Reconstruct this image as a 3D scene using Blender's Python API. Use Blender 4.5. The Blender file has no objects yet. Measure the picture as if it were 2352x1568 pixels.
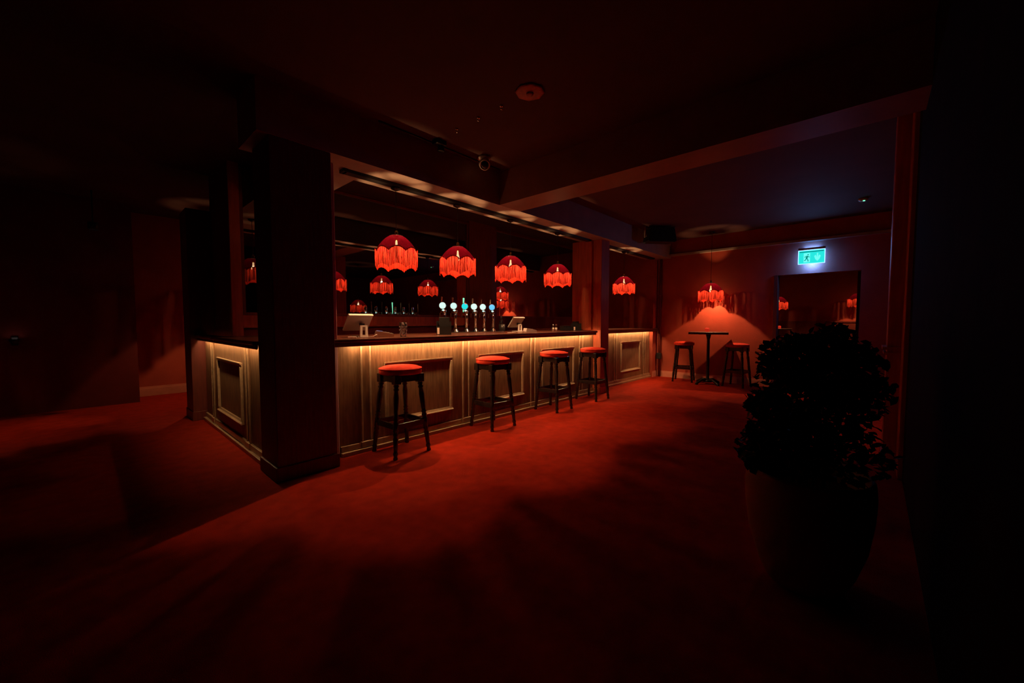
import bpy, bmesh, math, random
from mathutils import Vector, Matrix
random.seed(7)
PI = math.pi
S = bpy.context.scene
COL = S.collection

# ------------------------------------------------------------------ camera, world, exposure
FPX = 905.0
FW = Vector((0.7369, 0.6741, -0.0508)).normalized()
RT = Vector((0.675, -0.738, 0.0)).normalized()
UP = RT.cross(FW).normalized()
cam_d = bpy.data.cameras.new('camera')
cam_d.sensor_width = 36.0
cam_d.lens = FPX * 36.0 / 2352.0
cam_d.clip_start = 0.02
cam = bpy.data.objects.new('camera', cam_d)
COL.objects.link(cam)
m = Matrix((RT, UP, -FW)).transposed().to_4x4()
m.translation = Vector((0, 0, 1.3))
cam.matrix_world = m
S.camera = cam

world = bpy.data.worlds.new('world')
S.world = world
world.use_nodes = True
world.node_tree.nodes['Background'].inputs[0].default_value = (0.0, 0.0, 0.0, 1)
world.node_tree.nodes['Background'].inputs[1].default_value = 0.0

S.view_settings.view_transform = 'Standard'
S.view_settings.look = 'None'
S.view_settings.gamma = 1.0
S.view_settings.use_curve_mapping = False
S.view_settings.exposure = 0.0
S.cycles.caustics_reflective = False
S.cycles.caustics_refractive = False
S.cycles.max_bounces = 8
S.cycles.diffuse_bounces = 4
S.cycles.sample_clamp_indirect = 4.0

LAMP_W = 72.0            # each pendant bulb
WARM = (1.0, 0.50, 0.22)
LED_COL = (1.0, 0.68, 0.31)
LED_E = 100.0

# ------------------------------------------------------------------ materials
MATS = {}
def nodes_of(name):
    mt = bpy.data.materials.new(name)
    mt.use_nodes = True
    nt = mt.node_tree
    return mt, nt, nt.nodes['Principled BSDF']

def mat(name, col, rough=0.6, metal=0.0, var=0.15, scale=8.0, stretch=(1, 1, 1), bump=0.0, bscale=60.0, spec=0.5, coat=0.0):
    mt, nt, b = nodes_of(name)
    b.inputs['Roughness'].default_value = rough
    b.inputs['Metallic'].default_value = metal
    b.inputs['Specular IOR Level'].default_value = spec
    b.inputs['Coat Weight'].default_value = coat
    tc = nt.nodes.new('ShaderNodeTexCoord')
    mp = nt.nodes.new('ShaderNodeMapping')
    mp.inputs['Scale'].default_value = stretch
    nz = nt.nodes.new('ShaderNodeTexNoise')
    nz.inputs['Scale'].default_value = scale
    nz.inputs['Detail'].default_value = 6
    cr = nt.nodes.new('ShaderNodeValToRGB')
    lo = tuple(max(0, c * (1 - var)) for c in col) + (1,)
    hi = tuple(min(1, c * (1 + var)) for c in col) + (1,)
    cr.color_ramp.elements[0].position = 0.3
    cr.color_ramp.elements[1].position = 0.7
    cr.color_ramp.elements[0].color = lo
    cr.color_ramp.elements[1].color = hi
    nt.links.new(tc.outputs['Object'], mp.inputs[0])
    nt.links.new(mp.outputs[0], nz.inputs['Vector'])
    nt.links.new(nz.outputs['Fac'], cr.inputs[0])
    nt.links.new(cr.outputs[0], b.inputs['Base Color'])
    if bump > 0:
        n2 = nt.nodes.new('ShaderNodeTexNoise')
        n2.inputs['Scale'].default_value = bscale
        n2.inputs['Detail'].default_value = 4
        nt.links.new(mp.outputs[0], n2.inputs['Vector'])
        bp = nt.nodes.new('ShaderNodeBump')
        bp.inputs['Strength'].default_value = bump
        bp.inputs['Distance'].default_value = 0.01
        nt.links.new(n2.outputs['Fac'], bp.inputs['Height'])
        nt.links.new(bp.outputs[0], b.inputs['Normal'])
    MATS[name] = mt
    return mt

def emis(name, col, strength):
    mt, nt, b = nodes_of(name)
    b.inputs['Base Color'].default_value = (*[min(1, c * 0.5) for c in col], 1)
    b.inputs['Emission Color'].default_value = (*col, 1)
    b.inputs['Emission Strength'].default_value = strength
    MATS[name] = mt
    return mt

mat('carpet', (0.30, 0.015, 0.003), 0.95, var=0.18, scale=9.0, bump=0.6, bscale=220, spec=0.1)
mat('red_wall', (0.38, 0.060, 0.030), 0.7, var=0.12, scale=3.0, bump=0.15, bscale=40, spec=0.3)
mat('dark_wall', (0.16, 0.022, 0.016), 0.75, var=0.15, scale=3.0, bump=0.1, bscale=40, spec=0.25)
mat('black_velvet', (0.010, 0.006, 0.006), 0.95, var=0.3, scale=6.0, spec=0.05)
mat('ceiling_paint', (0.085, 0.040, 0.034), 0.8, var=0.1, scale=2.0, bump=0.05, bscale=20, spec=0.2)
mat('beam_paint', (0.37, 0.29, 0.235), 0.45, var=0.12, scale=4.0, bump=0.1, bscale=14, spec=0.4)
mat('cross_beam_shaded', (0.24, 0.12, 0.085), 0.5, var=0.12, scale=4.0, spec=0.35)  # beam colour darkened to paint in the light fading along it
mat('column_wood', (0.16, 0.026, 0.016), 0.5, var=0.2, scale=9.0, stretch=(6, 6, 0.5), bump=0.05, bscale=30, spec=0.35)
mat('strip_lit', (0.55, 0.30, 0.32), 0.35, var=0.1, scale=5.0, spec=0.5)  # pale mauve paints in the exit sign's light on the strip
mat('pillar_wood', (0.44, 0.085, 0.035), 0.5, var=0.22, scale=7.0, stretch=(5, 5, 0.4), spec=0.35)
mat('bar_wood', (0.24, 0.112, 0.056), 0.5, var=0.32, scale=8.0, stretch=(5, 5, 0.6), bump=0.12, bscale=24, spec=0.35)
mat('bar_moulding', (0.42, 0.25, 0.15), 0.28, var=0.18, scale=10.0, stretch=(2, 2, 2), spec=0.45)
mat('counter_wood', (0.115, 0.042, 0.024), 0.28, var=0.35, scale=6.0, stretch=(0.5, 6, 6), spec=0.5, coat=0.2)
mat('baseboard_paint', (0.55, 0.20, 0.13), 0.5, var=0.08)
mat('stool_wood', (0.022, 0.010, 0.009), 0.22, var=0.3, scale=12, stretch=(4, 4, 0.5), spec=0.6)
mat('stool_velvet', (0.62, 0.045, 0.022), 0.85, var=0.15, scale=20, bump=0.2, bscale=300, spec=0.15)
mat('black_metal', (0.010, 0.010, 0.011), 0.45, var=0.2, spec=0.4)
mat('black_plastic', (0.014, 0.013, 0.014), 0.4, var=0.2, spec=0.4)
mat('chrome', (0.72, 0.70, 0.66), 0.14, metal=1.0, var=0.04)
mat('white_plastic', (0.72, 0.68, 0.62), 0.4, var=0.05)
mat('grey_plastic', (0.42, 0.37, 0.32), 0.45, var=0.06)
mat('paper', (0.78, 0.72, 0.64), 0.8, var=0.05)
mat('pot_clay', (0.34, 0.18, 0.10), 0.7, var=0.15, scale=5, bump=0.1, bscale=20, spec=0.25)
mat('soil', (0.02, 0.012, 0.008), 0.95, var=0.4, scale=40, bump=0.5, bscale=120)
mat('leaf', (0.012, 0.020, 0.008), 0.6, var=0.4, scale=15, spec=0.25)
mat('table_wood', (0.075, 0.028, 0.02), 0.35, var=0.3, scale=8, stretch=(0.6, 5, 5))
mat('brass', (0.6, 0.38, 0.14), 0.3, metal=1.0, var=0.1)
mat('lens_black', (0.01, 0.01, 0.012), 0.08, var=0.05)
emis('led_strip', LED_COL, LED_E)
emis('led_strip_dim', LED_COL, LED_E * 0.6)
emis('sign_cyan', (0.02, 0.80, 0.74), 1.0)
emis('sign_pale', (0.16, 1.0, 0.92), 1.0)
emis('sign_dark', (0.0, 0.30, 0.27), 0.8)
emis('sign_edge', (0.20, 0.42, 1.0), 3.0)
emis('badge_white', (0.62, 1.0, 0.90), 1.0)
emis('badge_cyan', (0.01, 0.80, 0.85), 0.9)
emis('badge_blue', (0.12, 0.60, 1.0), 0.9)
emis('badge_red', (1.0, 0.16, 0.12), 0.8)
emis('badge_green', (0.25, 1.0, 0.55), 1.2)
emis('screen_blue', (0.24, 0.28, 0.62), 0.35)
emis('green_led', (0.15, 1.0, 0.45), 2.5)
emis('downlight_glow', (1.0, 0.75, 0.7), 1.2)
emis('candle_flame', (1.0, 0.25, 0.08), 4.0)
emis('candle_glass', (1.0, 0.045, 0.015), 0.35)   # red cup, candle glow put in as the cup's own emission

# velvet gauze shade, thread fringe, mirror, glass
def gauze(name, dif, trl, tfac, transp, thread=False):
    mt, nt, b = nodes_of(name)
    nt.nodes.remove(b)
    out = nt.nodes['Material Output']
    d = nt.nodes.new('ShaderNodeBsdfDiffuse'); d.inputs[0].default_value = (*dif, 1)
    t = nt.nodes.new('ShaderNodeBsdfTranslucent')
    tp = nt.nodes.new('ShaderNodeBsdfTransparent')
    nz = nt.nodes.new('ShaderNodeTexNoise'); nz.inputs['Scale'].default_value = 55
    tc = nt.nodes.new('ShaderNodeTexCoord')
    mp = nt.nodes.new('ShaderNodeMapping')
    if thread: mp.inputs['Scale'].default_value = (2.0, 2.0, 0.06)
    nt.links.new(tc.outputs['Object'], mp.inputs[0])
    nt.links.new(mp.outputs[0], nz.inputs['Vector'])
    cr = nt.nodes.new('ShaderNodeMapRange')
    cr.inputs['From Min'].default_value = 0.35; cr.inputs['From Max'].default_value = 0.65
    nt.links.new(nz.outputs['Fac'], cr.inputs['Value'])
    mx = nt.nodes.new('ShaderNodeMix'); mx.data_type = 'RGBA'
    mx.inputs['A'].default_value = (*[c * (0.15 if thread else 0.6) for c in trl], 1)
    mx.inputs['B'].default_value = (*[c * (1.9 if thread else 1.4) for c in trl], 1)
    nt.links.new(cr.outputs[0], mx.inputs['Factor'])
    nt.links.new(mx.outputs['Result'], t.inputs[0])
    m1 = nt.nodes.new('ShaderNodeMixShader'); m1.inputs[0].default_value = tfac
    m2 = nt.nodes.new('ShaderNodeMixShader'); m2.inputs[0].default_value = transp
    nt.links.new(d.outputs[0], m1.inputs[1]); nt.links.new(t.outputs[0], m1.inputs[2])
    nt.links.new(m1.outputs[0], m2.inputs[1]); nt.links.new(tp.outputs[0], m2.inputs[2])
    nt.links.new(m2.outputs[0], out.inputs[0])
    MATS[name] = mt
gauze('shade_velvet', (0.10, 0.002, 0.008), (0.005, 0.0001, 0.0005), 0.5, 0.015)
gauze('crown_filter', (0.2, 0.02, 0.02), (0.02, 0.001, 0.001), 0.5, 0.30)  # sheer filter added to set how much lamp light goes up
gauze('fringe_thread', (0.22, 0.012, 0.006), (0.15, 0.0165, 0.0105), 0.5, 0.0, True)
gauze('scallop_braid', (0.40, 0.03, 0.012), (0.12, 0.010, 0.004), 0.5, 0.0)

mt, nt, b = nodes_of('bulb_glow')      # clear bulb envelope with its glowing filament light
nt.nodes.remove(b)
em = nt.nodes.new('ShaderNodeEmission'); em.inputs[0].default_value = (1.0, 0.62, 0.28, 1); em.inputs[1].default_value = 40.0
tp = nt.nodes.new('ShaderNodeBsdfTransparent'); ad = nt.nodes.new('ShaderNodeAddShader')
nt.links.new(em.outputs[0], ad.inputs[0]); nt.links.new(tp.outputs[0], ad.inputs[1])
nt.links.new(ad.outputs[0], nt.nodes['Material Output'].inputs[0])
MATS['bulb_glow'] = mt

mt, nt, b = nodes_of('mirror_glass')
b.inputs['Metallic'].default_value = 1.0
b.inputs['Base Color'].default_value = (0.50, 0.44, 0.44, 1)
b.inputs['Roughness'].default_value = 0.015
MATS['mirror_glass'] = mt
mt, nt, b = nodes_of('clear_glass')
nt.nodes.remove(b)
out = nt.nodes['Material Output']
g = nt.nodes.new('ShaderNodeBsdfGlossy'); g.inputs['Roughness'].default_value = 0.22
tp = nt.nodes.new('ShaderNodeBsdfTransparent'); tp.inputs[0].default_value = (0.97, 0.96, 0.95, 1)
fr = nt.nodes.new('ShaderNodeFresnel'); fr.inputs[0].default_value = 1.5
mx = nt.nodes.new('ShaderNodeMixShader')
ma = nt.nodes.new('ShaderNodeMath'); ma.operation = 'ADD'; ma.inputs[1].default_value = 0.12
nt.links.new(fr.outputs[0], ma.inputs[0]); nt.links.new(ma.outputs[0], mx.inputs[0]); nt.links.new(tp.outputs[0], mx.inputs[1]); nt.links.new(g.outputs[0], mx.inputs[2])
nt.links.new(mx.outputs[0], out.inputs[0])
MATS['clear_glass'] = mt

# ------------------------------------------------------------------ mesh helpers
class MB:
    def __init__(s):
        s.v = []; s.f = []; s.sm = []
    def add(s, vs, fs, smooth=False):
        o = len(s.v); s.v += [tuple(v) for v in vs]
        s.f += [tuple(i + o for i in f) for f in fs]; s.sm += [smooth] * len(fs)
        return s
    def box(s, x0, x1, y0, y1, z0, z1, bev=0.0):
        if bev > 0:
            bm = bmesh.new()
            bmesh.ops.create_cube(bm, size=1)
            for v in bm.verts:
                v.co = Vector(((x0 + x1) / 2 + v.co.x * (x1 - x0), (y0 + y1) / 2 + v.co.y * (y1 - y0), (z0 + z1) / 2 + v.co.z * (z1 - z0)))
            bmesh.ops.bevel(bm, geom=bm.edges[:], offset=bev, segments=2, affect='EDGES', profile=0.5)
            bm.verts.ensure_lookup_table()
            s.add([v.co.copy() for v in bm.verts], [[v.index for v in f.verts] for f in bm.faces])
            bm.free()
            return s
        vs = [(x0, y0, z0), (x1, y0, z0), (x1, y1, z0), (x0, y1, z0), (x0, y0, z1), (x1, y0, z1), (x1, y1, z1), (x0, y1, z1)]
        return s.add(vs, [(0, 3, 2, 1), (4, 5, 6, 7), (0, 1, 5, 4), (1, 2, 6, 5), (2, 3, 7, 6), (3, 0, 4, 7)])
    def lathe(s, prof, n=20, M=None, smooth=True, cap=True):
        vs = []; fs = []
        for r, z in prof:
            for k in range(n):
                a = 2 * PI * k / n
                vs.append(Vector((r * math.cos(a), r * math.sin(a), z)))
        for i in range(len(prof) - 1):
            for k in range(n):
                k2 = (k + 1) % n
                fs.append((i * n + k, i * n + k2, (i + 1) * n + k2, (i + 1) * n + k))
        if cap:
            if prof[0][0] > 1e-5: fs.append(tuple(range(n))[::-1])
            if prof[-1][0] > 1e-5: fs.append(tuple((len(prof) - 1) * n + k for k in range(n)))
        if M is not None: vs = [M @ v for v in vs]
        return s.add(vs, fs, smooth)
    def tube(s, pts, r, n=8):
        pts = [Vector(p) for p in pts]; vs = []; fs = []
        rs = r if isinstance(r, (list, tuple)) else [r] * len(pts)
        for i, p in enumerate(pts):
            t = (pts[min(i + 1, len(pts) - 1)] - pts[max(i - 1, 0)]).normalized()
            a = Vector((0, 0, 1)) if abs(t.z) < 0.9 else Vector((1, 0, 0))
            u = t.cross(a).normalized(); w = t.cross(u).normalized()
            for k in range(n):
                an = 2 * PI * k / n
                vs.append(p + (u * math.cos(an) + w * math.sin(an)) * rs[i])
        for i in range(len(pts) - 1):
            for k in range(n):
                k2 = (k + 1) % n
                fs.append((i * n + k, i * n + k2, (i + 1) * n + k2, (i + 1) * n + k))
        fs.append(tuple(range(n))[::-1]); fs.append(tuple((len(pts) - 1) * n + k for k in range(n)))
        return s.add(vs, fs, True)
    def prism(s, poly, d0, d1, M=None):
        # poly in (x, z), extruded along y
        n = len(poly)
        vs = [Vector((x, d0, z)) for x, z in poly] + [Vector((x, d1, z)) for x, z in poly]
        fs = [tuple(range(n)), tuple(range(2 * n - 1, n - 1, -1))] + [(i, i + n, (i + 1) % n + n, (i + 1) % n) for i in range(n)]
        if M is not None: vs = [M @ v for v in vs]
        return s.add(vs, fs)
    def xf(s, M):
        s.v = [tuple(M @ Vector(v)) for v in s.v]; return s
    def mesh(s, name, m):
        me = bpy.data.meshes.new(name)
        me.from_pydata(s.v, [], s.f)
        me.polygons.foreach_set('use_smooth', s.sm)
        bm = bmesh.new(); bm.from_mesh(me)
        bmesh.ops.recalc_face_normals(bm, faces=bm.faces[:])
        bm.to_mesh(me); bm.free()
        me.materials.append(MATS[m]); me.update()
        return me
    def build(s, name, m, parent=None):
        o = bpy.data.objects.new(name, s.mesh(name, m))
        COL.objects.link(o)
        if parent is not None: o.parent = parent
        return o

def tag(o, label, cat, group=None, kind=None):
    o['label'] = label; o['category'] = cat
    if group: o['group'] = group
    if kind: o['kind'] = kind
    return o
def empty(name, loc=(0, 0, 0), rz=0.0):
    o = bpy.data.objects.new(name, None)
    o.empty_display_size = 0.1
    COL.objects.link(o); o.location = loc; o.rotation_euler = (0, 0, rz)
    return o
def link(name, mesh, parent, loc=(0, 0, 0), rot=(0, 0, 0)):
    o = bpy.data.objects.new(name, mesh); COL.objects.link(o); o.parent = parent
    o.location = loc; o.rotation_euler = rot
    return o
def copy_tree(o, parent=None):
    c = o.copy(); COL.objects.link(c); c.parent = parent
    for ch in list(o.children): copy_tree(ch, c)
    return c
def struct(name, mb, m, label, cat):
    return tag(mb.build(name, m), label, cat, kind='structure')
def bx(x0, x1, y0, y1, z0, z1, bev=0.0):
    return MB().box(x0, x1, y0, y1, z0, z1, bev)

# ------------------------------------------------------------------ the room
CZ = 3.15      # ceiling
BZ = 2.75      # beam underside
XF = 9.25      # far wall plane
YB = 5.58      # mirror wall plane
struct('floor', bx(-5, 16.2, -5, 10.2, -0.1, 0), 'carpet', 'dark red carpet covering the whole bar floor', 'floor')
struct('ceiling', bx(-5, 16.2, -5, 10.2, CZ, CZ + 0.1), 'ceiling_paint', 'dim dark ceiling above the bar room', 'ceiling')
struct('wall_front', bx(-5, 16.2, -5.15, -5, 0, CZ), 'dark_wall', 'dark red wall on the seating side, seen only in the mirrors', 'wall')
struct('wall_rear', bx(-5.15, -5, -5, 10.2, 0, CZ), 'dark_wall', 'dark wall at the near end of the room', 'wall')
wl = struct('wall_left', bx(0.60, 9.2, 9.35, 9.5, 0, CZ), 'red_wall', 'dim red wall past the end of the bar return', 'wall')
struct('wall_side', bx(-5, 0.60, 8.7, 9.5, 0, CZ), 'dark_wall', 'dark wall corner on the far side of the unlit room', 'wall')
struct('baseboard_left', bx(0.60, 9.2, 9.30, 9.35, 0, 0.13).box(0.60, 9.2, 9.325, 9.35, 0.13, 0.16), 'baseboard_paint', 'pale baseboard at the foot of the dim red wall', 'baseboard')

# mirror wall behind the bar
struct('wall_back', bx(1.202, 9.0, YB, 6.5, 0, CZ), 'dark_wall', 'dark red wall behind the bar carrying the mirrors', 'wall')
struct('trim_1', bx(1.203, 1.31, YB - 0.04, YB, 0, CZ), 'pillar_wood', 'narrow red wood post at the end of the mirror wall', 'post')
struct('trim_2', bx(4.88, 5.58, YB - 0.05, YB, 0, CZ), 'column_wood', 'wide dark wood post between the two bar mirrors', 'post')
struct('trim_3', bx(1.31, 4.88, YB - 0.05, YB, 1.225, 1.25).box(1.31, 4.88, YB - 0.02, YB, 1.25, 1.375), 'pillar_wood', 'red wood rail and ledge below the long bar mirror', 'rail')

def mirror(x0, x1, label):
    e = empty('wall_mirror', ((x0 + x1) / 2, YB, 1.38))
    w = (x1 - x0) / 2
    bx(-w + 0.03, w - 0.03, -0.012, -0.002, 0.03, 1.70).build('mirror_glass', 'mirror_glass', e)
    for a in ((-w, w, 0, 0.03), (-w, w, 1.70, 1.73)):
        bx(a[0], a[1], -0.03, -0.002, a[2], a[3]).build('frame_rail', 'column_wood', e)
    for a in ((-w, -w + 0.03), (w - 0.03, w)):
        bx(a[0], a[1], -0.03, -0.002, 0.03, 1.70).build('frame_stile', 'column_wood', e)
    tag(e, label, 'mirror')
mirror(1.315, 4.875, 'long mirror behind the beer taps reflecting the hanging lamps')
mirror(5.585, 8.99, 'dark mirror behind the far end of the bar counter')

# columns and pillars
COLBASE = 0.12
def column(name, boxes, m, label, strip=None):
    e = empty(name, (boxes[0][0], boxes[0][2], 0))
    ox, oy = boxes[0][0], boxes[0][2]
    for nm, (x0, x1, y0, y1, z0, z1) in zip(('shaft', 'pilaster_strip', 'plinth'), boxes):
        bx(x0 - ox, x1 - ox, y0 - oy, y1 - oy, z0, z1, 0.006).build(nm, strip if nm == 'pilaster_strip' and strip else m, e)
    tag(e, label, 'column', kind='structure')
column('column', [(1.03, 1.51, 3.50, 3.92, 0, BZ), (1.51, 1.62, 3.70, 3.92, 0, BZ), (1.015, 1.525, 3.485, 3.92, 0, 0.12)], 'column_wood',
       'big dark square column at the near corner of the bar', 'strip_lit')
column('pillar', [(6.26, 6.54, 3.577, 4.15, 0, BZ), (6.20, 6.26, 3.745, 4.15, 1.14, BZ), (6.25, 6.55, 3.565, 3.74, 0, 0.12)], 'pillar_wood',
       'red wood pillar at the far end of the long bar')
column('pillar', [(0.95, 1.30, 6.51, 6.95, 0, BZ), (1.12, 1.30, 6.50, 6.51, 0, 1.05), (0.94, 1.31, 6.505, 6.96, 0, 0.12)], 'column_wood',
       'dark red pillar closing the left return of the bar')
struct('wall_stub', bx(9.0, XF, 3.78, 5.58, 0, CZ), 'red_wall', 'red wall beside and behind the short bar section', 'wall')

# far wall with the opening under the exit sign
struct('wall_far', bx(XF, XF + 0.18, 1.45, 5.58, 0, CZ).box(XF, XF + 0.18, 0.18, 1.45, 2.20, CZ).box(XF, XF + 0.18, -5, 0.18, 0, CZ),
       'red_wall', 'red end wall with lamp glow and a wide dark opening', 'wall')
struct('trim_4', bx(XF - 0.10, XF, -1.2, 3.78, 2.79, 2.83), 'beam_paint', 'thin ledge moulding running along the top of the end wall', 'moulding')
struct('baseboard_far', bx(XF - 0.022, XF, 1.47, 3.76, 0, 0.10).box(XF - 0.014, XF, 1.47, 3.76, 0.10, 0.135), 'baseboard_paint', 'pale red baseboard along the end wall behind the high table', 'baseboard')
struct('baseboard_stub', bx(9.0, XF - 0.023, 3.758, 3.78, 0, 0.10).box(9.0, XF - 0.023, 3.766, 3.78, 0.10, 0.135), 'baseboard_paint', 'short baseboard on the wall end beside the short bar', 'baseboard')
struct('trim_5', bx(XF - 0.02, XF + 0.2, 1.40, 1.46, 0, 2.20), 'column_wood', 'dark jamb of the opening under the exit sign', 'jamb')

# room beyond the opening
struct('wall_beyond', bx(15.6, 15.75, -4.5, 5.4, 0, CZ), 'red_wall', 'red wall of the lamp-lit room beyond the opening', 'wall')
struct('trim_6', bx(15.52, 15.6, -4.5, 5.4, 0, 1.27).box(15.5, 15.6, -4.5, 5.4, 1.27, 1.31), 'column_wood', 'dark panelled dado of the room beyond the opening', 'dado')
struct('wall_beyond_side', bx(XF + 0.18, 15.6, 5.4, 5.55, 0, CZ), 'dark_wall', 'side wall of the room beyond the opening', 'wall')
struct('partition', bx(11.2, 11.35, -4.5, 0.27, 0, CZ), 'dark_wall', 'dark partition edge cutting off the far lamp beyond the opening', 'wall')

# black partition on the right with its pillar
struct('wall_right', bx(-3.0, 4.5, -0.34, -0.22, 0, CZ), 'black_velvet', 'black partition wall behind the potted plant', 'wall')
column('pillar', [(4.80, 5.20, -0.40, -0.10, 0, CZ), (4.50, 4.80, -0.36, -0.19, 0, CZ), (4.785, 5.215, -0.41, -0.09, 0, 0.12)], 'pillar_wood',
       'dim red pillar at the end of the black partition')
struct('trim_7', bx(4.77, 5.23, -0.43, -0.07, 1.05, 1.075).box(4.78, 5.22, -0.42, -0.08, 1.005, 1.025), 'pillar_wood', 'double chair rail moulding around the dim red pillar', 'rail')

# beams
def beam(x0, x1, y0, y1, label, m='beam_paint'):
    struct('beam', bx(x0, x1, y0, y1, BZ, CZ), m, label, 'beam')
beam(0.95, XF, 3.49, 3.99, 'long ceiling beam above the bar carrying the lamp track')
beam(3.58, 3.97, -5, 3.489, 'ceiling beam crossing from the bar over the carpet', 'cross_beam_shaded')
beam(1.45, 1.95, 3.991, 5.575, 'short ceiling beam above the bar return')

def track(x0, x1, y, label):
    e = empty('lamp_track', ((x0 + x1) / 2, y, BZ))
    w = (x1 - x0) / 2
    bx(-w, w, -0.045, 0.045, -0.03, 0).build('rail', 'black_metal', e)
    for s in (-1, 1):
        bx(s * w - 0.02, s * w + 0.02, -0.05, 0.05, -0.03, 0.0).build('end_cap', 'black_metal', e)
    tag(e, label, 'lamp track')
track(1.75, 6.15, 3.78, 'black lamp track on the beam above the long bar')
track(6.62, 8.9, 3.78, 'black lamp track on the beam above the short bar section')

# ------------------------------------------------------------------ bar fronts
def bar_front(length, stiles, panels, label, loc, rz):
    """front faces local -y, x runs along the bar, y=0 is the panel face"""
    e = empty('panelled_bar', loc, rz)
    bx(0, length, 0, 0.10, 0, 1.058).build('back_panel', 'bar_wood', e)
    for i, sx in enumerate(stiles):
        st = bx(sx - 0.055, sx + 0.055, -0.010, -0.0005, 0.105, 1.055).build('stile', 'bar_wood', e)
        for s in (-1, 1):
            bx(sx + s * 0.046 - 0.009, sx + s * 0.046 + 0.009, -0.024, -0.010, 0.105, 1.055, 0.003).build('fillet', 'bar_moulding', st)
        bx(sx - 0.065, sx + 0.065, -0.035, -0.0005, 0.046, 0.104, 0.003).build('plinth_block', 'bar_moulding', e)
    for c, hw in panels:
        z0, z1, mw = 0.24, 0.875, 0.04
        for zz, top in ((z0, 0), (z1, 1)):
            z = zz if not top else zz - mw
            p = [(-0.001, z), (-0.034 if top else -0.012, z + mw), (-0.026, z + mw * 0.6), (-0.012, z)] if top else [(-0.001, z), (-0.028, z + 0.004), (-0.022, z + mw * 0.6), (-0.006, z + mw)]
            if top:
                p = [(-0.001, z), (-0.010, z), (-0.014, z + mw * 0.45), (-0.027, z + mw * 0.75), (-0.028, z + mw), (-0.001, z + mw)]
            else:
                p = [(-0.001, z), (-0.034, z), (-0.036, z + mw * 0.25), (-0.018, z + mw * 0.5), (-0.010, z + mw), (-0.001, z + mw)]
            vs = []; n = len(p)
            for yy, z_ in p: vs.append((c - hw, yy, z_))
            for yy, z_ in p: vs.append((c + hw, yy, z_))
            fs = [tuple(range(n)), tuple(range(2 * n - 1, n - 1, -1))] + [(i, (i + 1) % n, (i + 1) % n + n, i + n) for i in range(n)]
            MB().add(vs, fs).build('panel_moulding', 'bar_moulding', e)
        for s in (-1, 1):
            xa, xb = c + s * (hw - mw / 2) - mw / 2, c + s * (hw - mw / 2) + mw / 2
            b_ = MB().box(xa + 0.006, xb - 0.006, -0.026, -0.001, z0 + mw + 0.0005, z1 - mw - 0.0005, 0.004)
            b_.box(xa, xb, -0.012, -0.001, z0 + mw + 0.0005, z1 - mw - 0.0005)
            b_.build('panel_moulding', 'bar_moulding', e)
    bx(0, length, -0.050, -0.0005, 0, 0.040, 0.004).build('plinth', 'bar_moulding', e)
    bx(0, length, -0.024, -0.0005, 0.041, 0.098, 0.004).build('plinth_cap', 'bar_moulding', e)
    tag(e, label, 'bar front')
    return e
bar_front(4.615, [0.265, 1.575, 2.885, 4.195], [(0.92, 0.445), (2.235, 0.445), (3.545, 0.445)],
          'long panelled wood bar front glowing under its counter light', (1.635, 3.73, 0), 0)
bar_front(1.98, [0.30, 1.66], [(1.0, 0.455)], 'short panelled bar front past the red pillar', (7.0, 3.85, 0), 0)
bar_front(2.55, [0.47, 1.965], [(1.24, 0.52)], 'panelled bar front of the left return behind the dark column', (1.10, 6.495, 0), -PI / 2)

def worktop(name, x0, x1, y0, y1, front, z0, z1, label, endr=None):
    e = empty(name, ((x0 + x1) / 2, (y0 + y1) / 2, z0))
    ox, oy = (x0 + x1) / 2, (y0 + y1) / 2
    bx(x0 - ox, x1 - ox, y0 - oy, y1 - oy, (z1 - z0) * 0.52, z1 - z0, 0.008).build('slab', 'counter_wood', e)
    a = [x0 - ox, x1 - ox, y0 - oy, y1 - oy]
    if front == 'y': a[2] += 0.022; a[3] = a[2] + 0.022
    else: a[0] += 0.022; a[1] = a[0] + 0.020
    bx(*a, 0, (z1 - z0) * 0.515, 0.008).build('edge_moulding', 'counter_wood', e)
    tag(e, label, 'counter')
    return e
worktop('bar_counter', 1.53, 6.19, 3.60, 4.68, 'y', 1.062, 1.135, 'dark polished wood counter of the long bar under the taps')
worktop('bar_counter', 6.56, 9.19, 3.72, 4.295, 'y', 1.065, 1.148, 'dark wood counter of the short bar section past the pillar')
worktop('bar_counter', 0.99, 1.52, 3.93, 5.56, 'x', 1.055, 1.128, 'dark wood counter of the left return behind the column')
worktop('bar_ledge', 0.99, 1.14, 5.57, 6.50, 'x', 1.055, 1.128, 'dark wood ledge carrying the return counter along the wall')

def led(loc, size, label, m='led_strip', name='led_strip'):
    o = bx(-size[0] / 2, size[0] / 2, -size[1] / 2, size[1] / 2, 0, 0.006).build(name, m)
    o.location = loc
    tag(o, label, 'light strip')
led((3.96, 3.665, 1.088), (4.45, 0.016, 0), 'warm light strip under the long bar counter')
led((7.99, 3.785, 1.092), (1.90, 0.016, 0), 'warm light strip under the short bar counter past the pillar')
led((1.040, 5.27, 1.081), (0.014, 2.36, 0), 'warm light strip under the counter of the left return', 'led_strip_dim')

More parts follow.
